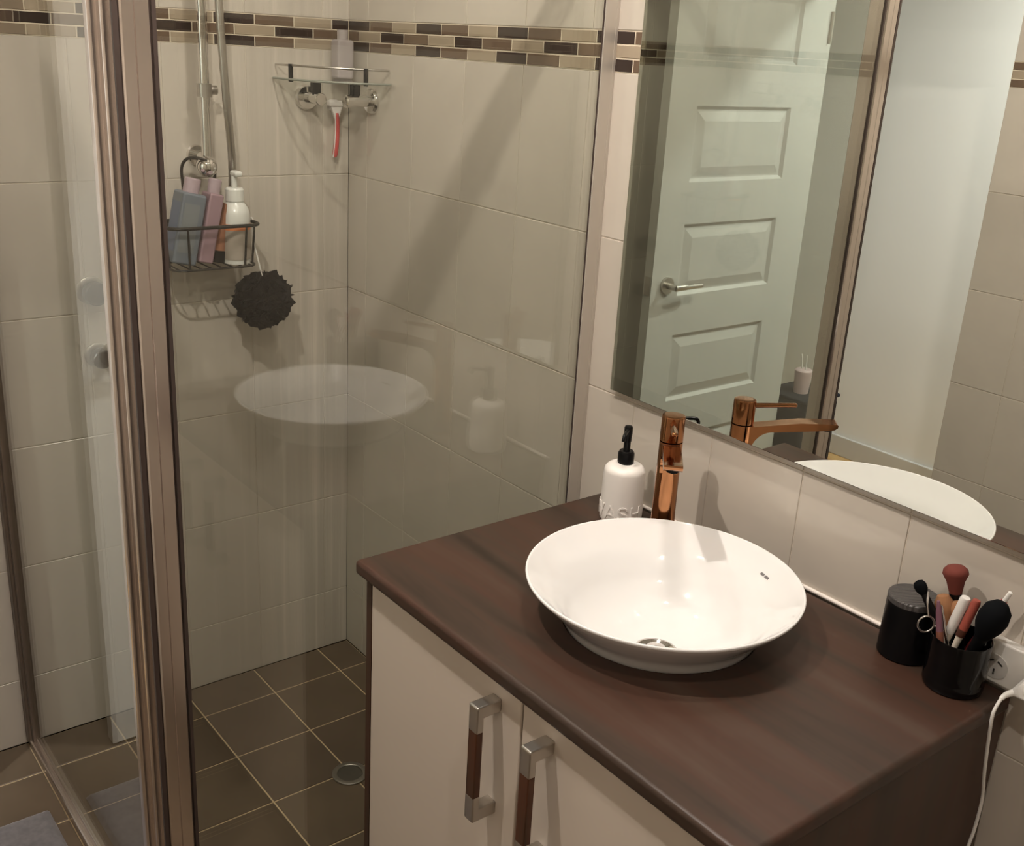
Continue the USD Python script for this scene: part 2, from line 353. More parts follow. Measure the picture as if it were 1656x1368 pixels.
hd = part(dr, 'door_handle', cat([cyl((XF, -1.105, 1.0), (XF + 0.010, -1.105, 1.0), 0.027), cyl((XF + 0.01, -1.105, 1.0), (XF + 0.05, -1.105, 1.0), 0.010),
     tube(spline([(XF + 0.046, -1.100, 1.0), (XF + 0.048, -1.13, 1.001), (XF + 0.046, -1.18, 1.0), (XF + 0.042, -1.225, 0.998)]), [0.010] * 12 + [0.008] * 13)]), 'satin', label='satin lever handle on a round rose')
part(dr, 'latch_plate', rb((XF - 0.0175, Y0 + 0.0006, 1.0), (0.024, 0.003, 0.06), 0.0012), 'satin', label='metal latch plate on the door edge')
for z in (0.25, 1.8): part(dr, 'hinge', cyl((XF + 0.004, Y1 - 0.004, z - 0.05), (XF + 0.004, Y1 - 0.004, z + 0.05), 0.006), 'satin')

# ------------------------------------------------------------------ shower screen
XS, YS = 0.945, -0.882
sc = thing('shower_screen', 'framed glass corner shower screen with polished metal post', 'shower screen')
part(sc, 'fixed_glass', box((XS, (YS + 0.02) / 2 - 0.012, 1.0), (0.006, -YS - 0.05, 1.95)), 'pane', smooth=False, label='clear fixed glass panel beside the vanity')
part(sc, 'door_glass', box((0.458, YS, 1.0), (0.846, 0.006, 1.93)), 'pane', smooth=False, label='clear glass door panel at the left')
# corner post with a grooved face
def prof(pts, z0, z1):
    t = extr(Polygon(pts), z1 - z0); t.apply_translation((0, 0, z0)); return t
px0, px1, py0, py1 = 0.906, 0.953, -0.884, -0.840
post = [(px0, py0), (px1 - 0.004, py0), (px1, py0 + 0.004), (px1, -0.8645), (px1 - 0.002, -0.8635), (px1, -0.8625), (px1, py1 - 0.004), (px1 - 0.004, py1), (px0, py1)]
part(sc, 'corner_post', prof(post, 0.0, 1.985), 'alu', smooth=30, label='polished corner post')
part(sc, 'seal_strip', cat([box((0.9485, -0.8885, 0.99), (0.006, 0.007, 1.96)), box((0.9485, -0.8365, 0.99), (0.006, 0.0055, 1.96))]), 'seal', smooth=False, label='dark seal strips along the post')
part(sc, 'door_stile', cat([rb((0.884, YS - 0.011, 0.995), (0.020, 0.026, 1.95), 0.005), rb((0.902, YS - 0.002, 0.995), (0.020, 0.020, 1.95), 0.004)]), 'alu', label='polished upright of the glass door')
part(sc, 'wall_channel', cat([box((XS, -0.0035, 1.0), (0.022, 0.006, 1.96)), box((XS + 0.009, -0.017, 1.0), (0.003, 0.030, 1.96)), box((XS - 0.0045, -0.008, 1.0), (0.003, 0.012, 1.96))]), 'alu_satin', smooth=False, label='metal channel holding the fixed glass at the wall')
part(sc, 'channel_seal', box((XS + 0.0060, -0.0325, 1.0), (0.003, 0.0016, 1.95)), 'seal', smooth=False)
part(sc, 'wall_channel', cat([rb((0.016, YS, 0.995), (0.030, 0.034, 1.96), 0.005), rb((0.037, YS, 0.995), (0.014, 0.020, 1.94), 0.003)]), pbr('bronzed_channel', (0.13, 0.095, 0.070), 0.35, 0.5), label='metal channel at the back wall')
part(sc, 'bottom_rail', cat([rb((0.475, YS, 0.0135), (0.90, 0.030, 0.025), 0.005), rb((0.475, YS + 0.004, 0.032), (0.90, 0.016, 0.014), 0.003)]), 'alu', label='polished sill rail under the glass door')
part(sc, 'bottom_rail', rb((XS, YS / 2, 0.0145), (0.030, -YS - 0.05, 0.025), 0.005), 'alu')
part(sc, 'top_rail', rb((XS, YS / 2, 1.985), (0.030, -YS - 0.02, 0.048), 0.005), 'alu', label='metal head rail over the fixed glass')
part(sc, 'top_rail', rb((0.47, YS, 1.985), (0.93, 0.030, 0.036), 0.005), 'alu')

# floor drain
fd = thing('floor_drain', 'round chrome floor waste in the brown shower floor tiles', 'drain', (DRX, DRY, 0.0))
part(fd, 'rim', lathe([(0.030, 0.0006), (0.043, 0.0006), (0.043, 0.003), (0.040, 0.0045), (0.032, 0.0045), (0.030, 0.003), (0.030, 0.0006)], 40), pbr('drain_rim', (0.30, 0.28, 0.25), 0.4, 0.9))
part(fd, 'grate', lathe([(0, 0.0005), (0.0295, 0.0005), (0.0295, 0.0022), (0.024, 0.0028), (0.020, 0.0018), (0.016, 0.0028), (0.012, 0.0018), (0.008, 0.0028), (0, 0.0028)], 40), pbr('drain_grate', (0.16, 0.15, 0.13), 0.4, 0.8))

# taps on the shower wall
M['dull'] = pbr('dull_grey_knob', (0.05, 0.042, 0.036), 0.55)
for (z, y, mt, lab, r) in ((1.116, -0.661, 'dull', 'round satin tap knob on the shower wall, the upper of the pair', 0.026), (0.965, -0.658, 'dark', 'round dark tap knob on the shower wall, the lower of the pair', 0.022)):
    if mt == 'dark': M['dark'] = pbr('dark_polished_knob', (0.022, 0.014, 0.010), 0.15)
    t = thing('shower_tap', lab, 'tap', (0.0, y, z))
    part(t, 'flange', along(lathe([(0, 0.0003), (r + 0.006, 0.0003), (r + 0.006, 0.004), (r, 0.007), (0, 0.007)]), (0, 0, 0), (1, 0, 0)), 'satin')
    part(t, 'knob', along(lathe([(0, 0.006), (r * 0.75, 0.006), (r * 0.8, 0.02), (r, 0.026), (r, 0.045), (r - 0.003, 0.048), (0, 0.049)]), (0, 0, 0), (1, 0, 0)), mt)

# shower riser rail and hose
rl = thing('shower_rail', 'vertical chrome shower riser rail on the tiled wall', 'shower rail', (0.0, -0.400, 1.40))
part(rl, 'pole', cyl((0.062, 0, 0.0), (0.062, 0, 0.85), 0.0115), 'chrome')
part(rl, 'wall_bracket', cat([cyl((0.0005, 0, 0.01), (0.062, 0, 0.01), 0.012), along(lathe([(0, 0.0003), (0.024, 0.0003), (0.022, 0.008), (0, 0.008)]), (0, 0, 0.01), (1, 0, 0)), trimesh.creation.icosphere(3, 0.024).apply_translation((0.064, -0.002, -0.008))]), 'chrome', label='rounded lower end bracket')
part(rl, 'wall_bracket', cat([cyl((0.0005, 0, 0.83), (0.062, 0, 0.83), 0.012), trimesh.creation.icosphere(2, 0.018).apply_translation((0.062, 0, 0.85))]), 'chrome')
part(rl, 'slider_ring', cat([cyl((0.062, 0, 0.143), (0.062, 0, 0.172), 0.0165), cyl((0.062, 0.012, 0.158), (0.062, 0.028, 0.158), 0.010)]), 'satin', label='grey slider ring')
hp = spline([(0.072, -0.378, 2.20), (0.098, -0.378, 1.95), (0.102, -0.377, 1.75), (0.098, -0.366, 1.555), (0.074, -0.346, 1.42), (0.048, -0.336, 1.335), (0.022, -0.334, 1.29), (0.012, -0.334, 1.285)], 10)
hs = thing('shower_hose', 'grey ribbed metal shower hose curving down behind the wire caddy', 'hose')
part(hs, 'hose', tube(hp, [0.0085 + 0.0006 * (i % 2) for i in range(len(hp))], 12), 'satin')
part(hs, 'wall_elbow', cyl((0.0005, -0.334, 1.285), (0.020, -0.334, 1.285), 0.012), 'chrome')
part(hs, 'wall_elbow', cyl((0.0005, -0.378, 2.20), (0.085, -0.378, 2.20), 0.015), 'chrome')

# ------------------------------------------------------------------ wire caddy and what it holds
CX, CY, CZ0 = 0.082, -0.4145, 1.172
cd = thing('wire_caddy', 'black wire shower caddy hooked on the riser rail', 'caddy', (CX, CY, CZ0))
def dpath(hx, hy, z, r=0.03, bow=0.0):
    P = []
    for (sx, sy, a0) in ((1, 1, 0), (-1, 1, 90), (-1, -1, 180), (1, -1, 270)):
        for k in range(5):
            a = math.radians(a0 + 22.5 * k); P.append((sx * (hx - r) + r * math.cos(a), sy * (hy - r) + r * math.sin(a), z))
    return P
part(cd, 'rim', tube(dpath(0.060, 0.1080, 0.095), 0.0042, 10, True), 'black_wire')
part(cd, 'rim', tube(dpath(0.054, 0.1000, 0.0), 0.0026, 8, True), 'black_wire', label='lower wire ring')
for y in (-0.066, 0.066):
    for s in (1, -1): part(cd, 'upright', cyl((s * 0.0535, y, 0.0), (s * 0.0595, y * 1.05, 0.095), 0.0026, 10), 'black_wire')
for s in (1, -1): part(cd, 'upright', cyl((0.02, s * 0.0995, 0.0), (0.02, s * 0.1075, 0.095), 0.0026, 10), 'black_wire')
for y in np.linspace(-0.085, 0.085, 8): part(cd, 'base_wire', cyl((-0.0535, y, 0), (0.0535, y, 0), 0.0018, 8), 'black_wire')
part(cd, 'hanger', tube(spline([(-0.058, -0.03, 0.095), (-0.052, -0.032, 0.17), (-0.045, -0.036, 0.215), (-0.03, -0.026, 0.237), (-0.006, -0.004, 0.238), (-0.006, 0.022, 0.222), (-0.03, 0.036, 0.20), (-0.052, 0.040, 0.17), (-0.058, 0.040, 0.095)], 8), 0.0036, 10), 'black_wire', label='bent wire hook over the rail')
M['blue_grey'] = pbr('blue_grey_bottle', (0.15, 0.17, 0.20), 0.4)
M['blue_grey_label'] = pbr('blue_label_panel', (0.13, 0.16, 0.24), 0.45)
M['mauve'] = pbr('mauve_bottle', (0.30, 0.195, 0.225), 0.4)
M['mauve_cap'] = pbr('pale_mauve_cap', (0.40, 0.31, 0.34), 0.4)
M['milk'] = pbr('milky_white_plastic', (0.72, 0.72, 0.68), 0.25)
M['orange'] = pbr('orange_label', (0.62, 0.20, 0.07), 0.5)
M['amber'] = pbr('brown_orange_tube', (0.30, 0.13, 0.07), 0.4)
M['label_grey'] = pbr('beige_grey_label', (0.36, 0.31, 0.26), 0.5)
def tilt_y(mesh, ang):
    mesh = mesh.copy(); mesh.apply_transform(trimesh.transformations.rotation_matrix(ang, [1, 0, 0])); return mesh
bt = thing('shampoo_bottle', 'blue grey square bottle with a pale cap leaning at the left of the wire caddy', 'bottle', (CX + 0.006, -0.487, CZ0 + 0.0075))
LA = -0.215
part(bt, 'body', tilt_y(rb((0, 0, 0.083), (0.062, 0.056, 0.160), 0.006), LA), 'blue_grey')
part(bt, 'label', tilt_y(box((0.0312, -0.004, 0.085), (0.0006, 0.036, 0.11)), LA), pbr('grey_front_label', (0.19, 0.205, 0.215), 0.5), smooth=False, label='grey front label')
part(bt, 'label', tilt_y(box((0.0, -0.0282, 0.085), (0.045, 0.0006, 0.11)), LA), 'blue_grey_label', smooth=False, label='dark blue side label')
part(bt, 'cap', tilt_y(lathe([(0, 0.160), (0.018, 0.160), (0.018, 0.192), (0.016, 0.195), (0, 0.195)]), LA), 'mauve_cap', label='pale pink cap')
bt = thing('conditioner_bottle', 'mauve pink square bottle leaning in the middle of the wire caddy', 'bottle', (CX + 0.012, -0.4365, CZ0 + 0.0065))
part(bt, 'body', tilt_y(rb((0, 0, 0.083), (0.052, 0.034, 0.158), 0.005), LA), 'mauve')
part(bt, 'cap', tilt_y(lathe([(0, 0.160), (0.014, 0.160), (0.015, 0.190), (0.013, 0.194), (0, 0.194)]), LA), 'mauve_cap')
bt = thing('cream_tube', 'brown orange tube standing on its black cap in the wire caddy', 'tube', (CX + 0.008, -0.3965, CZ0 + 0.006))
part(bt, 'cap', tilt_y(lathe([(0, 0), (0.017, 0), (0.017, 0.026), (0.015, 0.028), (0, 0.028)]), -0.14), 'black_plastic', label='black cap at the bottom')
tb = m3.Manifold.batch_hull([m3.Manifold.cylinder(0.004, 0.016, 0.016, 24).translate([0, 0, 0.028]), m3.Manifold.cube([0.036, 0.003, 0.003], True).translate([0, 0, 0.135])])
part(bt, 'body', tilt_y(tm(tb), -0.14), 'amber')
bt = thing('lotion_pump_bottle', 'white pump bottle with an orange banded label at the right of the wire caddy', 'bottle', (CX + 0.010, -0.350, CZ0 + 0.0028))
part(bt, 'body', lathe(spline([(0, 0), (0.028, 0), (0.0325, 0.006), (0.0335, 0.06), (0.0335, 0.105), (0.031, 0.122), (0.022, 0.137), (0.016, 0.142), (0, 0.142)], 4)), 'milk', smooth=60)
part(bt, 'label', lathe([(0.0338, 0.078), (0.0342, 0.078), (0.0342, 0.092), (0.0338, 0.092), (0.0338, 0.078)]), 'orange', label='orange band')
part(bt, 'label', lathe([(0.0338, 0.010), (0.0342, 0.010), (0.0342, 0.078), (0.0338, 0.078), (0.0338, 0.010)]), 'label_grey', label='beige grey lower label')
part(bt, 'pump', cat([lathe([(0, 0.142), (0.021, 0.142), (0.021, 0.168), (0.018, 0.172), (0.007, 0.173), (0.007, 0.198), (0, 0.198)]), rb((0.006, 0.003, 0.204), (0.034, 0.018, 0.013), 0.005)]), 'milk', label='white pump head')

# black bath puff hanging from the caddy
pf = thing('bath_puff', 'black mesh bath puff hanging below the right end of the wire caddy', 'bath puff', (0.092, -0.283, 1.078))
rg = np.random.default_rng(5)
parts_ = []
for i in range(120):
    d = rg.normal(size=3); d /= np.linalg.norm(d)
    R0 = 0.030 + 0.008 * rg.random(); n1, n2 = 18, 5; V = []; Fc = []
    ph = rg.random(3) * 6
    for a in range(n1):
        th = 2 * PI * a / n1
        for b in range(n2):
            f = b / (n2 - 1)
            V.append((R0 * f * math.cos(th) , R0 * f * math.sin(th), 0.018 * f * f + 0.007 * f * math.sin(3 * th + ph[0]) + 0.005 * f * math.sin(6 * th + ph[1])))
    for a in range(n1):
        for b in range(n2 - 1):
            a2 = (a + 1) % n1
            Fc += [(a * n2 + b, a2 * n2 + b, a2 * n2 + b + 1), (a * n2 + b, a2 * n2 + b + 1, a * n2 + b + 1)]
    parts_.append(along(trimesh.Trimesh(V, Fc, process=False), d * (0.030 + 0.016 * rg.random()), d, rg.random() * 6))
puff = cat(parts_ + [trimesh.creation.icosphere(2, 0.045)]); puff.vertices *= [0.92, 1.0, 0.92]
M['puff'] = usdkit.material(stage, L_ + 'black_mesh_net', {'p': ('principled_bsdf', {'base_color': (0.005, 0.005, 0.0055), 'roughness': 0.7, 'specular_ior_level': 0.15})}, surface='p.BSDF')
part(pf, 'netting', puff, 'puff', smooth=True)
part(pf, 'cord', tube(spline([(0.0, 0.0, 0.05), (0.004, -0.012, 0.085), (-0.004, -0.020, 0.14), (-0.002, -0.0225, 0.192), (-0.006, -0.0265, 0.190), (-0.004, -0.018, 0.13), (0.002, -0.004, 0.06)], 6), 0.0014, 6), 'white_plastic', label='white hanging cord')

# ------------------------------------------------------------------ glass corner shelf, razor, bottle on the shelf
SZ, SR = 1.583, 0.205
gs = thing('corner_shelf', 'quarter round glass corner shelf with thin guard rail in the shower', 'shelf', (0, 0, SZ))
arc = [(SR * math.cos(a), -SR * math.sin(a)) for a in np.linspace(0.02, PI / 2 - 0.02, 28)]
part(gs, 'shelf_glass', extr(Polygon([(0.003, -0.003)] + [(max(x, 0.003), min(y, -0.003)) for x, y in arc]), 0.006), 'shelf_glass', smooth=30)
part(gs, 'shelf_edge', tube([(x, y, 0.003) for x, y in arc], 0.0025, 8), pbr('ground_glass_edge', (0.26, 0.27, 0.23), 0.3), label='ground edge of the glass shelf')
gp = [((SR - 0.006) * math.cos(a), -(SR - 0.006) * math.sin(a), 0.034) for a in np.linspace(0.03, PI / 2 - 0.03, 30)]
part(gs, 'guard_rail', tube(gp, 0.0025, 8), 'satin', label='thin curved guard rail')
for a in (0.32, PI / 2 - 0.32):
    x, y = (SR - 0.006) * math.cos(a), -(SR - 0.006) * math.sin(a)
    part(gs, 'rail_post', cyl((x, y, -0.002), (x, y, 0.037), 0.0055, 16), 'black_plastic', label='black rail post')
for (p, d) in (((0, -0.118, -0.040), (1, 0, 0)), ((0.118, 0, -0.040), (0, -1, 0))):
    part(gs, 'support', along(cat([lathe([(0, 0.0003), (0.030, 0.0003), (0.030, 0.006), (0.026, 0.012), (0.013, 0.013), (0.013, 0.062), (0.015, 0.063), (0.015, 0.076), (0.013, 0.078), (0, 0.078)], 32)]), p, d), 'chrome', label='round chrome wall support')
    q = A(p) + A(d) * 0.05
    part(gs, 'clamp', rb((q[0], q[1], -0.0150), (0.020, 0.020, 0.026), 0.003), 'black_plastic', label='black rubber clamp')
M['lilac'] = pbr('pale_lilac_bottle', (0.46, 0.41, 0.40), 0.3, alpha=0.75)
bt = thing('slim_bottle', 'pale lilac see-through bottle standing in the corner on the glass shelf', 'bottle', (0.045, -0.043, SZ + 0.0065))
part(bt, 'body', rb((0, 0, 0.045), (0.040, 0.044, 0.090), 0.007), 'lilac')
part(bt, 'cap', lathe([(0, 0.090), (0.013, 0.090), (0.013, 0.112), (0, 0.112)]), 'lilac')
M['red'] = pbr('pink_red_plastic', (0.55, 0.07, 0.07), 0.35)
M['razor_white'] = pbr('razor_white', (0.75, 0.70, 0.68), 0.35)
rz = thing('razor', 'pink and white razor hanging on a small wall hook under the glass shelf', 'razor', (0.0, -0.0455, 1.52))
part(rz, 'hook', cat([rb((0.0035, 0, 0.006), (0.006, 0.022, 0.026), 0.002), cyl((0.004, 0, 0.0), (0.016, 0, 0.0), 0.003, 12)]), 'razor_white', label='small white wall hook')
part(rz, 'head', rb((0.017, 0, 0.0105), (0.016, 0.042, 0.014), 0.003), 'razor_white', label='white razor head')
part(rz, 'neck', tm(m3.Manifold.batch_hull([m3.Manifold.cube([0.008, 0.030, 0.004], True).translate([0.018, 0, 0.004]), m3.Manifold.cube([0.008, 0.009, 0.006], True).translate([0.020, 0, -0.022])])), 'razor_white', label='white tapering neck')
hpz = spline([(0.021, 0, -0.012), (0.022, 0.001, -0.035), (0.020, 0.001, -0.075), (0.0165, -0.002, -0.118)], 8)
part(rz, 'handle', tube(hpz, np.interp(np.arange(len(hpz)), [0, 6, 14, 22, 24], [0.0048, 0.006, 0.0062, 0.0068, 0.004]), 12), 'red', label='pink red handle')
part(rz, 'grip_line', tube(hpz + A([0.002, -0.0055, 0]), 0.0017, 8), 'razor_white', label='white edge strip of the handle')

# ------------------------------------------------------------------ bath mat
M['mat'] = usdkit.material(stage, L_ + 'grey_plush', {'g': ('geometry', {}), 'n': ('noise_texture', {'scale': 60.0, 'detail': 3.0}), 'r': ('rgb_ramp', {'ramp': [(0.3, (0.13, 0.12, 0.13)), (0.7, (0.19, 0.175, 0.185))]}), 'p': ('principled_bsdf', {'roughness': 0.95, 'sheen_weight': 0.3})},
    [('g.position', 'n.vector'), ('n.fac', 'r.fac'), ('r.color', 'p.base_color')], surface='p.BSDF')
gx, gy = np.meshgrid(np.linspace(0, 1, 90), np.linspace(0, 1, 70), indexing='ij')
ed = np.minimum(np.minimum(gx, 1 - gx) * 0.62, np.minimum(gy, 1 - gy) * 0.42)
zz = 0.016 * np.clip(ed / 0.02, 0, 1) ** 0.5 + 0.002 * meshkit.noise(np.stack([gx * 60, gy * 45, 0 * gx], -1).reshape(-1, 3)).reshape(gx.shape) * np.clip(ed / 0.01, 0, 1)
V = np.stack([0.285 + gx * 0.62, -0.925 - gy * 0.42, 0.0008 + np.maximum(zz, 0)], -1).reshape(-1, 3)
idx = np.arange(90 * 70).reshape(90, 70)
Q = np.stack([idx[:-1, :-1], idx[1:, :-1], idx[1:, 1:], idx[:-1, 1:]], -1).reshape(-1, 4)
mt_ = trimesh.Trimesh(V, np.vstack([Q[:, [0, 1, 2]], Q[:, [0, 2, 3]]]), process=False)
if mt_.face_normals[2000][2] < 0: mt_.invert()
solo('bath_mat', mt_, 'mat', 'grey plush bath mat on the floor outside the shower door', 'bath mat', smooth=True)

# ------------------------------------------------------------------ vanity
H = 0.869
BX, BY = 1.459, -0.284
vc = thing('vanity_cabinet', 'vanity cabinet with cream doors and dark wood side panels', 'cabinet', (1.041, -0.578, 0.0))
T = lambda *p: (p[0] - 1.041, p[1] + 0.578, p[2])
part(vc, 'side_panel', rb(T(1.060, -0.283, 0.421), (0.016, 0.558, 0.840), 0.001), 'walnut_side', label='dark wood end panel beside the shower')
part(vc, 'side_panel', rb(T(1.868, -0.283, 0.421), (0.016, 0.558, 0.840), 0.001), 'walnut_side', label='dark wood end panel at the right')
part(vc, 'base', box(T(1.464, -0.27, 0.125), (0.79, 0.50, 0.016)), 'cabinet', smooth=False)
part(vc, 'back_panel', box(T(1.464, -0.02, 0.47), (0.79, 0.012, 0.70)), 'cabinet', smooth=False)
part(vc, 'kickboard', box(T(1.464, -0.50, 0.057), (0.79, 0.016, 0.112)), 'walnut_side', smooth=False)
for (x0, x1, hx) in ((1.0695, 1.4725, 1.418), (1.4765, 1.8590, 1.536)):
    d = part(vc, 'door', rb(T((x0 + x1) / 2, -0.553, 0.478), (x1 - x0, 0.018, 0.72), 0.0025), 'cabinet')
    for z in (0.799, 0.622):
        part(d, 'handle_end', tm(rbm(T(hx, -0.583, z), (0.021, 0.044, 0.021), 0.0025) + rbm(T(hx, -0.5985, z + (-0.012 if z > 0.7 else 0.012)), (0.021, 0.013, 0.044), 0.0025)), 'satin', label='satin metal handle end')
    part(d, 'handle_grip', rb(T(hx, -0.5985, 0.7105), (0.020, 0.0125, 0.138), 0.002), 'walnut_grip', label='dark wood handle grip')
# worktop with a hole for the bowl
topm = rbm((1.461, -0.2930, H - 0.0135), (0.842, 0.572, 0.027), 0.008, 20)
topm = topm - m3.Manifold.cylinder(0.2, 0.1528, 0.1528, 96).translate([BX, BY, H - 0.1])
solo('countertop', tm(topm), 'walnut_top', 'dark walnut wood-grain countertop carrying the white bowl basin', 'countertop', smooth=50)

# basin
bs = thing('basin', 'round white ceramic bowl basin set on the walnut countertop', 'basin', (BX, BY, H))
outer = spline([(0, -0.078), (0.05, -0.078), (0.095, -0.066), (0.128, -0.036), (0.145, -0.012), (0.152, 0.002), (0.160, 0.017), (0.174, 0.032), (0.190, 0.048), (0.2035, 0.0615), (0.2108, 0.0700)], 6)
rim = [(0.2112, 0.0722), (0.2106, 0.0737), (0.2092, 0.0743), (0.2075, 0.0737)]
inner = spline([(0.2065, 0.0725), (0.199, 0.0655), (0.184, 0.0515), (0.166, 0.035), (0.149, 0.014), (0.133, -0.008), (0.106, -0.031), (0.070, -0.048), (0.040, -0.0560), (0.034, -0.0575)], 6)
bowl = lathe([tuple(p) for p in outer] + rim + [tuple(p) for p in inner] + [(0.026, -0.060), (0.024, -0.066), (0, -0.066)], 96)
part(bs, 'bowl', bowl, 'ceramic', smooth=75)
part(bs, 'waste_well', lathe([(0, -0.0655), (0.0238, -0.0655), (0.0238, -0.0600), (0.0233, -0.0600), (0.0233, -0.0648), (0, -0.0648)], 40), 'dark_slot', label='dark gap of the waste')
part(bs, 'waste_ring', lathe([(0.0225, -0.0640), (0.0345, -0.0560), (0.0345, -0.0545), (0.031, -0.0540), (0.0245, -0.058), (0.0225, -0.0640)], 48), 'chrome', label='chrome waste ring')
part(bs, 'waste_plug', lathe([(0, -0.0645), (0.0120, -0.0640), (0.0165, -0.054), (0.0155, -0.0505), (0.010, -0.0485), (0, -0.048)], 40), 'chrome', label='chrome pop-up plug')
# small printed mark on the inner wall near the rim
ang = math.atan2(0.165, 0.052); mr, mz = 0.178, 0.0353
ir = A([tuple(p) for p in inner])
mk = []
def on_bowl(s, z):       # s: metres along the rim direction, z: height
    r = float(np.interp(z, ir[::-1, 1], ir[::-1, 0])); a = ang - s / r; return (r - 0.0003) * math.cos(a), (r - 0.0003) * math.sin(a), z
for k, (w) in enumerate((0.005, 0.003, 0.005, 0.004)):
    s0 = -0.010 + k * 0.0058
    q = [on_bowl(s0, 0.0488), on_bowl(s0 + w, 0.0488), on_bowl(s0 + w, 0.0518), on_bowl(s0, 0.0518)]
    n = -A([math.cos(ang), math.sin(ang), -0.8]); n /= np.linalg.norm(n)
    V = [tuple(A(p) + n * 0.0004) for p in q] + [tuple(A(p) - n * 0.0003) for p in q]
    mk.append(trimesh.convex.convex_hull(A(V)))
part(bs, 'maker_mark', cat(mk), pbr('grey_print', (0.16, 0.15, 0.15), 0.5), smooth=False, label='tiny grey printed mark')

# rose gold mixer tap
TX, TY = 1.285, -0.108
tp = thing('mixer_tap', 'tall rose gold basin mixer tap behind the white bowl', 'tap', (TX, TY, H + 0.0003), math.atan2(BY - TY, BX - TX))
body = tm(m3.Manifold.revolve(m3.CrossSection([[(0, 0), (0.0235, 0), (0.0235, 0.004), (0.0215, 0.006), (0.0200, 0.12), (0.0198, 0.2030), (0, 0.2030)]]), 64))
th = [a for a in np.linspace(0, PI / 2, 12)]
pf2 = [(0.0, 0.150), (0.0175, 0.150)] + [(0.0555 - 0.038 * math.cos(a), 0.152 + 0.0440 * math.sin(a)) for a in th] + [(0.150, 0.2080), (0.160, 0.2105), (0.1645, 0.2145), (0.1650, 0.2185), (0.1620, 0.2205), (0.10, 0.2170), (0.02, 0.2025), (0.0, 0.2025)]
sp = extr(Polygon(pf2), 0.030)           # profile in xy, thickness along z
sp.apply_transform(A([[1, 0, 0, 0], [0, 0, 1, -0.015], [0, 1, 0, 0], [0, 0, 0, 1.0]])); sp.fix_normals()
part(tp, 'body', body, 'copper', smooth=40)
part(tp, 'spout', sp, 'copper', smooth=35)
part(tp, 'aerator', cyl((0.146, 0, 0.2045), (0.146, 0, 0.2085), 0.0095), 'black_plastic', label='dark aerator under the spout end')
part(tp, 'cap', lathe([(0, 0.2042), (0.0190, 0.2042), (0.0200, 0.2052), (0.0200, 0.2465), (0.0190, 0.2490), (0.016, 0.2500), (0, 0.2502)], 64), 'copper')
part(tp, 'lever', tm(m3.Manifold.batch_hull([m3.Manifold.sphere(0.0042, 20).scale([1, 1.5, 1]).translate([0.012, 0, 0.2385]), m3.Manifold.sphere(0.0038, 20).scale([1, 1.5, 1]).translate([0.088, 0, 0.2455])])), 'copper', label='slim lever')

# soap dispenser
sd = thing('soap_dispenser', 'white soap dispenser with black pump and raised lettering beside the tap', 'soap dispenser', (1.155, -0.080, H + 0.0003))
SP = spline([(0, 0), (0.030, 0), (0.0375, 0.003), (0.0395, 0.012), (0.0395, 0.030), (0.0385, 0.075), (0.0380, 0.092), (0.0365, 0.102), (0.030, 0.109), (0.018, 0.1125), (0, 0.1125)], 6)
part(sd, 'body', lathe([tuple(p) for p in SP], 64), 'matt_ceramic', smooth=60)
txt = meshkit.text_mesh('WASH', 0.026, 0.0022)
txt = txt.subdivide_to_size(0.004)
w0 = txt.bounds[:, 0]; tv = txt.vertices.copy()
facing = math.atan2(-1.3909 + 0.08, 2.4378 - 1.155) - 0.14
aa = facing - 0.22 + (tv[:, 0] - w0.mean()) * 1.02 / 0.0395
rr_ = 0.0388 + np.interp(tv[:, 2], [0, 0.0022], [0, 0.0022])
txt.vertices = np.stack([rr_ * np.cos(aa), rr_ * np.sin(aa), tv[:, 1] + 0.013], 1)
part(sd, 'lettering', txt, 'matt_ceramic', smooth=False, label='raised white lettering')
part(sd, 'collar', lathe([(0, 0.1125), (0.0135, 0.1125), (0.0150, 0.115), (0.0150, 0.132), (0.0125, 0.1365), (0, 0.1365)], 40), 'black_plastic', label='black screw collar')
part(sd, 'pump', cat([cyl((0, 0, 0.1365), (0, 0, 0.160), 0.0062, 24), lathe([(0, 0.155), (0.0068, 0.155), (0.0078, 0.172), (0.0078, 0.181), (0.0065, 0.1835), (0, 0.184)], 24), tube(spline([(0.002, -0.003, 0.177), (0.019, -0.027, 0.178), (0.023, -0.033, 0.173), (0.0235, -0.034, 0.168)], 6), 0.0034, 10)]), 'black_plastic', label='black pump head with nozzle')

# black lidded canister
M['ribbed'] = usdkit.material(stage, L_ + 'ribbed_grey_lid', {'g': ('geometry', {}), 'm': ('mapping', {'rotation': (0, 0, 0.5)}), 'w': ('wave_texture', {'scale': 70.0, 'bands_direction': 'x'}), 'b': ('bump', {'strength': 0.6, 'distance': 0.002}), 'p': ('principled_bsdf', {'base_color': (0.075, 0.070, 0.068), 'roughness': 0.38})},
    [('g.position', 'm.vector'), ('m.vector', 'w.vector'), ('w.fac', 'b.height'), ('b.normal', 'p.normal')], surface='p.BSDF')
cn = thing('canister', 'round black canister with a ribbed grey lid at the right end of the counter', 'canister', (1.7295, -0.043, H + 0.0003))
part(cn, 'body', lathe([(0, 0), (0.036, 0), (0.0385, 0.002), (0.0370, 0.085), (0.0365, 0.087), (0, 0.087)], 64), 'black_plastic')
part(cn, 'lid', lathe([(0, 0.0872), (0.0368, 0.0872), (0.0370, 0.0945), (0.0355, 0.0965), (0, 0.0970)], 64), 'ribbed', label='ribbed dark grey lid')

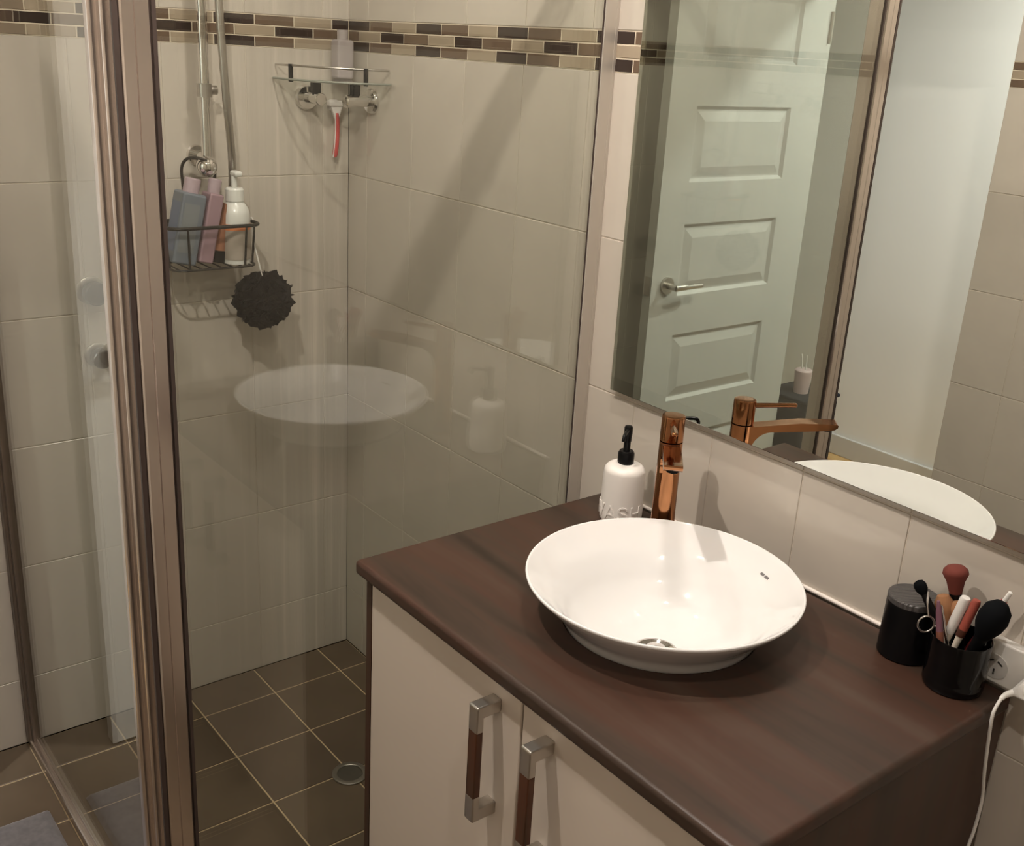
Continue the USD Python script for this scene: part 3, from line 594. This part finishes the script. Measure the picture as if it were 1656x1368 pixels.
# black glass cup
M['black_glass'] = pbr('black_glass', (0.002, 0.002, 0.0025), 0.10, specular_ior_level=0.35)
CUX, CUY = 1.8185, -0.060
cu = thing('makeup_cup', 'black glass cup holding make-up brushes at the right end of the counter', 'cup', (CUX, CUY, H + 0.0003))
part(cu, 'cup', lathe(spline([(0, 0.0), (0.035, 0.0), (0.0405, 0.003), (0.0415, 0.010), (0.0405, 0.018)], 3).tolist() + [(0.0410, 0.077), (0.0404, 0.0785), (0.0392, 0.0775), (0.0388, 0.020), (0, 0.018)], 64), 'black_glass')

# brushes and pencils in the cup: (foot inside the cup, tip) in room coordinates
base_z = H + 0.0205
def stick(name, label, category, foot, tip, parts):
    """parts: (part name, profile in (r, fraction of the length from foot to tip), material, label)"""
    foot, tip = A(foot, float), A(tip, float); d = tip - foot; Ln = float(np.linalg.norm(d))
    t = thing(name, label, category, foot, group=None)
    for (pn, pr, mt, lb) in parts:
        part(t, pn, along(lathe([(r, f * Ln) for r, f in pr], 24), (0, 0, 0), d), mt, smooth=50, label=lb)
    return t
M['bristle_red'] = pbr('red_brown_bristle', (0.14, 0.028, 0.018), 0.9)
M['bristle_tan'] = pbr('tan_bristle', (0.29, 0.135, 0.06), 0.9)
M['bristle_black'] = pbr('black_bristle', (0.003, 0.0035, 0.0045), 0.9, specular_ior_level=0.1)
M['white_pencil'] = pbr('white_pencil', (0.72, 0.69, 0.66), 0.35)
M['red_pencil'] = pbr('coral_red_pencil', (0.30, 0.065, 0.045), 0.4)
M['ivory'] = pbr('ivory_tip', (0.62, 0.55, 0.46), 0.5)
M['dark_red'] = pbr('dark_red_pen', (0.28, 0.035, 0.035), 0.4)
M['plum'] = pbr('plum_handle', (0.17, 0.075, 0.105), 0.35)
M['rust'] = pbr('rust_brush_end', (0.20, 0.07, 0.042), 0.6)
M['silver'] = pbr('silver_steel', (0.62, 0.60, 0.58), 0.2, 1.0)
fz = base_z
BL = 'black_plastic'
stick('powder_brush', 'large flared brush with red brown bristles, tallest in the black cup', 'make-up brush', (1.806, -0.036, fz), (1.7795, -0.042, 1.036),
      [('handle', [(0, 0), (0.004, 0.005), (0.006, 0.55), (0.009, 0.72), (0, 0.72)], BL, None), ('bristles', [(0, 0.715), (0.0085, 0.715), (0.0125, 0.84), (0.0176, 0.915), (0.0165, 0.955), (0.0125, 0.982), (0.006, 0.996), (0, 1.0)], 'bristle_red', 'red brown flared bristles')])
stick('brow_brush', 'black round-topped brush leaning left out of the black cup', 'make-up brush', (1.832, -0.058, fz), (1.7455, -0.074, 1.006),
      [('handle', [(0, 0), (0.004, 0.01), (0.006, 0.5), (0.0055, 0.80), (0.0045, 0.86), (0, 0.86)], BL, None), ('bristles', [(0, 0.855), (0.005, 0.855), (0.0085, 0.90), (0.0090, 0.95), (0.0065, 0.985), (0, 1.0)], 'bristle_black', None)])
stick('blush_brush', 'tan fluffy brush in the black cup behind the plum stick', 'make-up brush', (1.812, -0.052, fz), (1.777, -0.056, 0.993),
      [('handle', [(0, 0), (0.005, 0.01), (0.007, 0.60), (0, 0.60)], BL, None), ('bristles', [(0, 0.595), (0.0075, 0.595), (0.0125, 0.78), (0.0130, 0.90), (0.008, 0.985), (0, 1.0)], 'bristle_tan', 'tan bristles')])
stick('blending_brush', 'orange tan domed brush in the black cup next to the white pencil', 'make-up brush', (1.822, -0.048, fz), (1.797, -0.050, 0.990),
      [('handle', [(0, 0), (0.005, 0.01), (0.0065, 0.62), (0, 0.62)], BL, None), ('bristles', [(0, 0.615), (0.007, 0.615), (0.0115, 0.80), (0.0115, 0.91), (0.007, 0.985), (0, 1.0)], 'bristle_tan', 'orange tan bristles')])
stick('plum_brush', 'thin plum coloured stick with rusty lower end in the black cup', 'make-up brush', (1.815, -0.087, fz), (1.7875, -0.086, 0.997),
      [('ferrule', [(0, 0), (0.0035, 0.01), (0.0052, 0.30), (0.0050, 0.60), (0, 0.60)], 'rust', 'rust coloured lower part'), ('handle', [(0, 0.59), (0.0048, 0.59), (0.0042, 0.85), (0.0022, 0.99), (0, 1.0)], 'plum', None)])
stick('tweezer_stick', 'thin silver stick crossing the plum one in the black cup', 'cosmetic tool', (1.826, -0.078, fz), (1.7895, -0.079, 0.989),
      [('stick', [(0, 0), (0.0018, 0.01), (0.0022, 0.6), (0.0016, 0.99), (0, 1.0)], 'silver', None)])
stick('white_pencil', 'thick white cosmetic pencil leaning right in the black cup', 'pencil', (1.792, -0.068, fz), (1.814, -0.064, 1.008),
      [('point', [(0, 0), (0.002, 0.01), (0.006, 0.50), (0, 0.50)], 'ivory', None), ('barrel', [(0, 0.495), (0.0062, 0.495), (0.0074, 0.62), (0.0072, 0.97), (0.006, 0.995), (0, 1.0)], 'white_pencil', None)])
stick('red_pencil', 'coral red cosmetic pencil with dark band and ivory lower tip in the black cup', 'pencil', (1.8085, -0.074, fz), (1.828, -0.060, 1.009),
      [('tip', [(0, 0), (0.002, 0.01), (0.0050, 0.52), (0, 0.52)], 'ivory', 'ivory tip'), ('band', [(0, 0.51), (0.0062, 0.51), (0.0064, 0.60), (0, 0.60)], pbr('dark_brown_band', (0.06, 0.02, 0.012), 0.4), 'dark brown band'), ('barrel', [(0, 0.595), (0.0062, 0.595), (0.0064, 0.96), (0.005, 0.995), (0, 1.0)], 'red_pencil', None)])
stick('kabuki_brush', 'big black round-headed brush leaning right out of the black cup', 'make-up brush', (1.826, -0.064, fz), (1.862, -0.060, 1.020),
      [('handle', [(0, 0), (0.006, 0.01), (0.0085, 0.45), (0.010, 0.56), (0, 0.56)], BL, None), ('bristles', [(0, 0.555), (0.0105, 0.555), (0.0185, 0.70), (0.0205, 0.80), (0.0180, 0.91), (0.010, 0.985), (0, 1.0)], 'bristle_black', 'dense black bristles')])
stick('lip_pen', 'dark red pen with a white end, far right in the black cup', 'pencil', (1.806, -0.030, fz), (1.8555, -0.026, 1.0245),
      [('barrel', [(0, 0), (0.004, 0.01), (0.0046, 0.87), (0, 0.87)], 'dark_red', None), ('end_cap', [(0, 0.865), (0.0035, 0.865), (0.0030, 0.985), (0, 1.0)], 'white_plastic', 'white end')])
lc = thing('eyelash_curler', 'silver ring-handled eyelash curler hanging over the left side of the black cup', 'eyelash curler', (1.778, -0.088, 0.9555))
dv = A([0.62, 0.78, 0.0])      # the ring faces the room
part(lc, 'ring', tube([(0.0115 * math.cos(a) * dv[0], 0.0115 * math.cos(a) * dv[1], 0.0125 * math.sin(a)) for a in np.linspace(0, 2 * PI, 28, endpoint=False)], 0.0016, 8, True), 'silver')
part(lc, 'arm', tube(spline([(0.0115 * dv[0], 0.0115 * dv[1], -0.002), (0.016, 0.013, -0.004), (0.026, 0.020, -0.020), (0.030, 0.022, -0.060)], 6), 0.0017, 8), 'silver')
part(lc, 'arm', tube(spline([(0.001, 0.001, 0.0125), (-0.006, 0.004, 0.030), (-0.011, 0.010, 0.043)], 6), 0.0015, 8), 'silver')

# power outlet and charger lead
OX0, OX1, OZ0, OZ1 = 1.8275, 1.944, 0.8780, 0.9440
po = thing('power_outlet', 'white double power outlet on the wall tiles at the counter end', 'power outlet', ((OX0 + OX1) / 2, 0.0, (OZ0 + OZ1) / 2))
plate = rbm((0, -0.0105, 0), (OX1 - OX0, 0.0200, OZ1 - OZ0), 0.004)
part(po, 'plate', tm(plate), 'white_plastic')
for s in (-1, 1):
    sx = s * 0.031
    part(po, 'socket_face', cyl((sx, -0.0204, -0.006), (sx, -0.0218, -0.006), 0.0185, 36), pbr('grey_socket_face' if s < 0 else 'grey_socket_face_b', (0.55, 0.53, 0.50), 0.35))
    part(po, 'slot', cat([along(box((0, 0, 0), (0.0020, 0.0085, 0.002)), (sx - 0.0065, -0.0217, 0.001), (0, -1, 0), 0.52), along(box((0, 0, 0), (0.0020, 0.0085, 0.002)), (sx + 0.0065, -0.0217, 0.001), (0, -1, 0), -0.52), box((sx, -0.0217, -0.014), (0.0020, 0.002, 0.0085))]), 'dark_slot', smooth=False, label='dark pin slots')
    part(po, 'switch', rb((s * 0.046, -0.0225, 0.023), (0.0135, 0.008, 0.0105), 0.003), 'white_plastic', label='rocker switch')
ch = thing('charger_lead', 'white charger plug with its lead hanging down past the counter end', 'charger', (1.9165, -0.0225, 0.905))
part(ch, 'plug', tm(m3.Manifold.batch_hull([m3.Manifold.cylinder(0.004, 0.0185, 0.0185, 40).rotate([90, 0, 0]), m3.Manifold.cylinder(0.004, 0.0135, 0.0135, 40).rotate([90, 0, 0]).translate([0, -0.022, 0]), m3.Manifold.sphere(0.007, 20).translate([-0.018, -0.016, -0.012])])), 'white_plastic')
wire = spline([(-0.02, -0.0175, -0.0125), (-0.0265, -0.0325, -0.017), (-0.028, -0.0455, -0.031), (-0.028, -0.0495, -0.0475), (-0.028, -0.043, -0.089), (-0.0275, -0.0325, -0.145), (-0.0275, -0.0195, -0.195), (-0.0275, -0.0205, -0.245), (-0.0275, -0.0275, -0.275), (-0.027, -0.0395, -0.355), (-0.0265, -0.0375, -0.505), (-0.0215, -0.0275, -0.705), (0.0035, -0.0275, -0.885)], 10)
part(ch, 'strain_relief', tube(wire[:14], np.linspace(0.0055, 0.0032, 14), 12), 'white_plastic')
part(ch, 'lead', tube(wire[10:], 0.0024, 10), 'white_plastic', label='thin white lead')

# ------------------------------------------------------------------ mirror
MX0, MX1, MZ0, MZ1, MD = 1.033, 2.60, 1.0785, 2.05, 0.017
mr_ = thing('wall_mirror', 'large frameless rectangular mirror on the wall above the basin', 'mirror', (MX0, -0.0005, MZ0))
part(mr_, 'backing', box(((MX1 - MX0) / 2, -0.006, (MZ1 - MZ0) / 2), (MX1 - MX0 - 0.004, 0.011, MZ1 - MZ0 - 0.004)), 'mirror_edge', smooth=False)
part(mr_, 'mirror_glass', rb(((MX1 - MX0) / 2, -0.0139, (MZ1 - MZ0) / 2), (MX1 - MX0, 0.0048, MZ1 - MZ0), 0.0012, 8), 'mirror', smooth=False)

# ------------------------------------------------------------------ things in the hall, seen in the mirror
M['navy'] = pbr('dark_navy_fabric', (0.009, 0.011, 0.017), 0.9)
hb = thing('laundry_basket', 'dark navy fabric basket on the hall floor, seen in the mirror', 'basket', (0.045, -2.02, 0.0008))
bk = rbm((0, 0, 0.235), (0.20, 0.22, 0.47), 0.02) - rbm((0, 0, 0.32), (0.18, 0.20, 0.40), 0.015)
part(hb, 'body', tm(bk), 'navy')
part(hb, 'lid', rb((0, 0, 0.4775), (0.205, 0.225, 0.014), 0.006), 'navy')
M['pink'] = pbr('pale_pink_plastic', (0.62, 0.47, 0.47), 0.4)
tu = thing('tumbler', 'pale pink drinking tumbler with straws on the navy basket, seen in the mirror', 'tumbler', (0.055, -2.0, 0.4855))
part(tu, 'cup', lathe([(0, 0), (0.028, 0), (0.032, 0.06), (0.034, 0.078), (0.031, 0.079), (0.028, 0.03), (0, 0.02)], 40), 'pink')
part(tu, 'lid', lathe([(0, 0.0785), (0.034, 0.0785), (0.034, 0.088), (0.028, 0.093), (0, 0.093)], 40), 'pink')
for s in (-1, 1): part(tu, 'straw', cyl((0.008 * s, 0, 0.09), (0.012 * s - 0.004, 0.006, 0.15), 0.003, 12), 'white_plastic')

# ------------------------------------------------------------------ lamps (above the picture; the light of the room)
def ceiling_lamp(name, label, x, y, mats, bulbs, size, z=CZ):
    t = thing(name, label, 'ceiling light', (x, y, z))
    if size:
        part(t, 'housing', rb((0, 0, -0.010), (size[0], size[1], 0.018), 0.006), 'white_plastic')
    for (bx, by, r) in bulbs:
        part(t, 'rim', moved(lathe([(r + 0.002, -0.020), (r + 0.014, -0.020), (r + 0.012, -0.030), (r + 0.002, -0.028), (r + 0.002, -0.020)], 40), (bx, by, 0 if size else 0.0195)), 'chrome')
        part(t, 'bulb', moved(lathe([(0, -0.0195), (r, -0.0195), (r * 0.9, -0.027), (r * 0.6, -0.033), (0, -0.036)], 32), (bx, by, 0 if size else 0.0190)), mats, smooth=True)
    return t
ceiling_lamp('downlight', 'round ceiling downlight above the shower', 0.62, -0.36, emitter('shower_lamp_glow', WARM, SHOWER_LAMP), [(0, 0, 0.020)], None)
ceiling_lamp('heat_lamp_unit', 'ceiling unit with a pair of small lamps above the basin', 1.385, -0.41, emitter('heat_lamp_glow', WARM, HEAT_LAMP), [(-0.045, 0, 0.018), (0.045, 0, 0.018)], (0.26, 0.14))
ceiling_lamp('downlight', 'round ceiling downlight in the middle of the room', 1.24, -1.02, emitter('room_lamp_glow', WARM, ROOM_LAMP), [(0, 0, 0.020)], None)
ceiling_lamp('downlight', 'round ceiling downlight at the far end of the room', 2.20, -0.95, emitter('far_lamp_glow', WARM, FAR_LAMP), [(0, 0, 0.020)], None)
ceiling_lamp('hall_light', 'cool white ceiling light in the hall', 1.02, -2.25, emitter('hall_lamp_glow', HALL_COL, HALL_LAMP), [(0, 0, 0.055)], None)
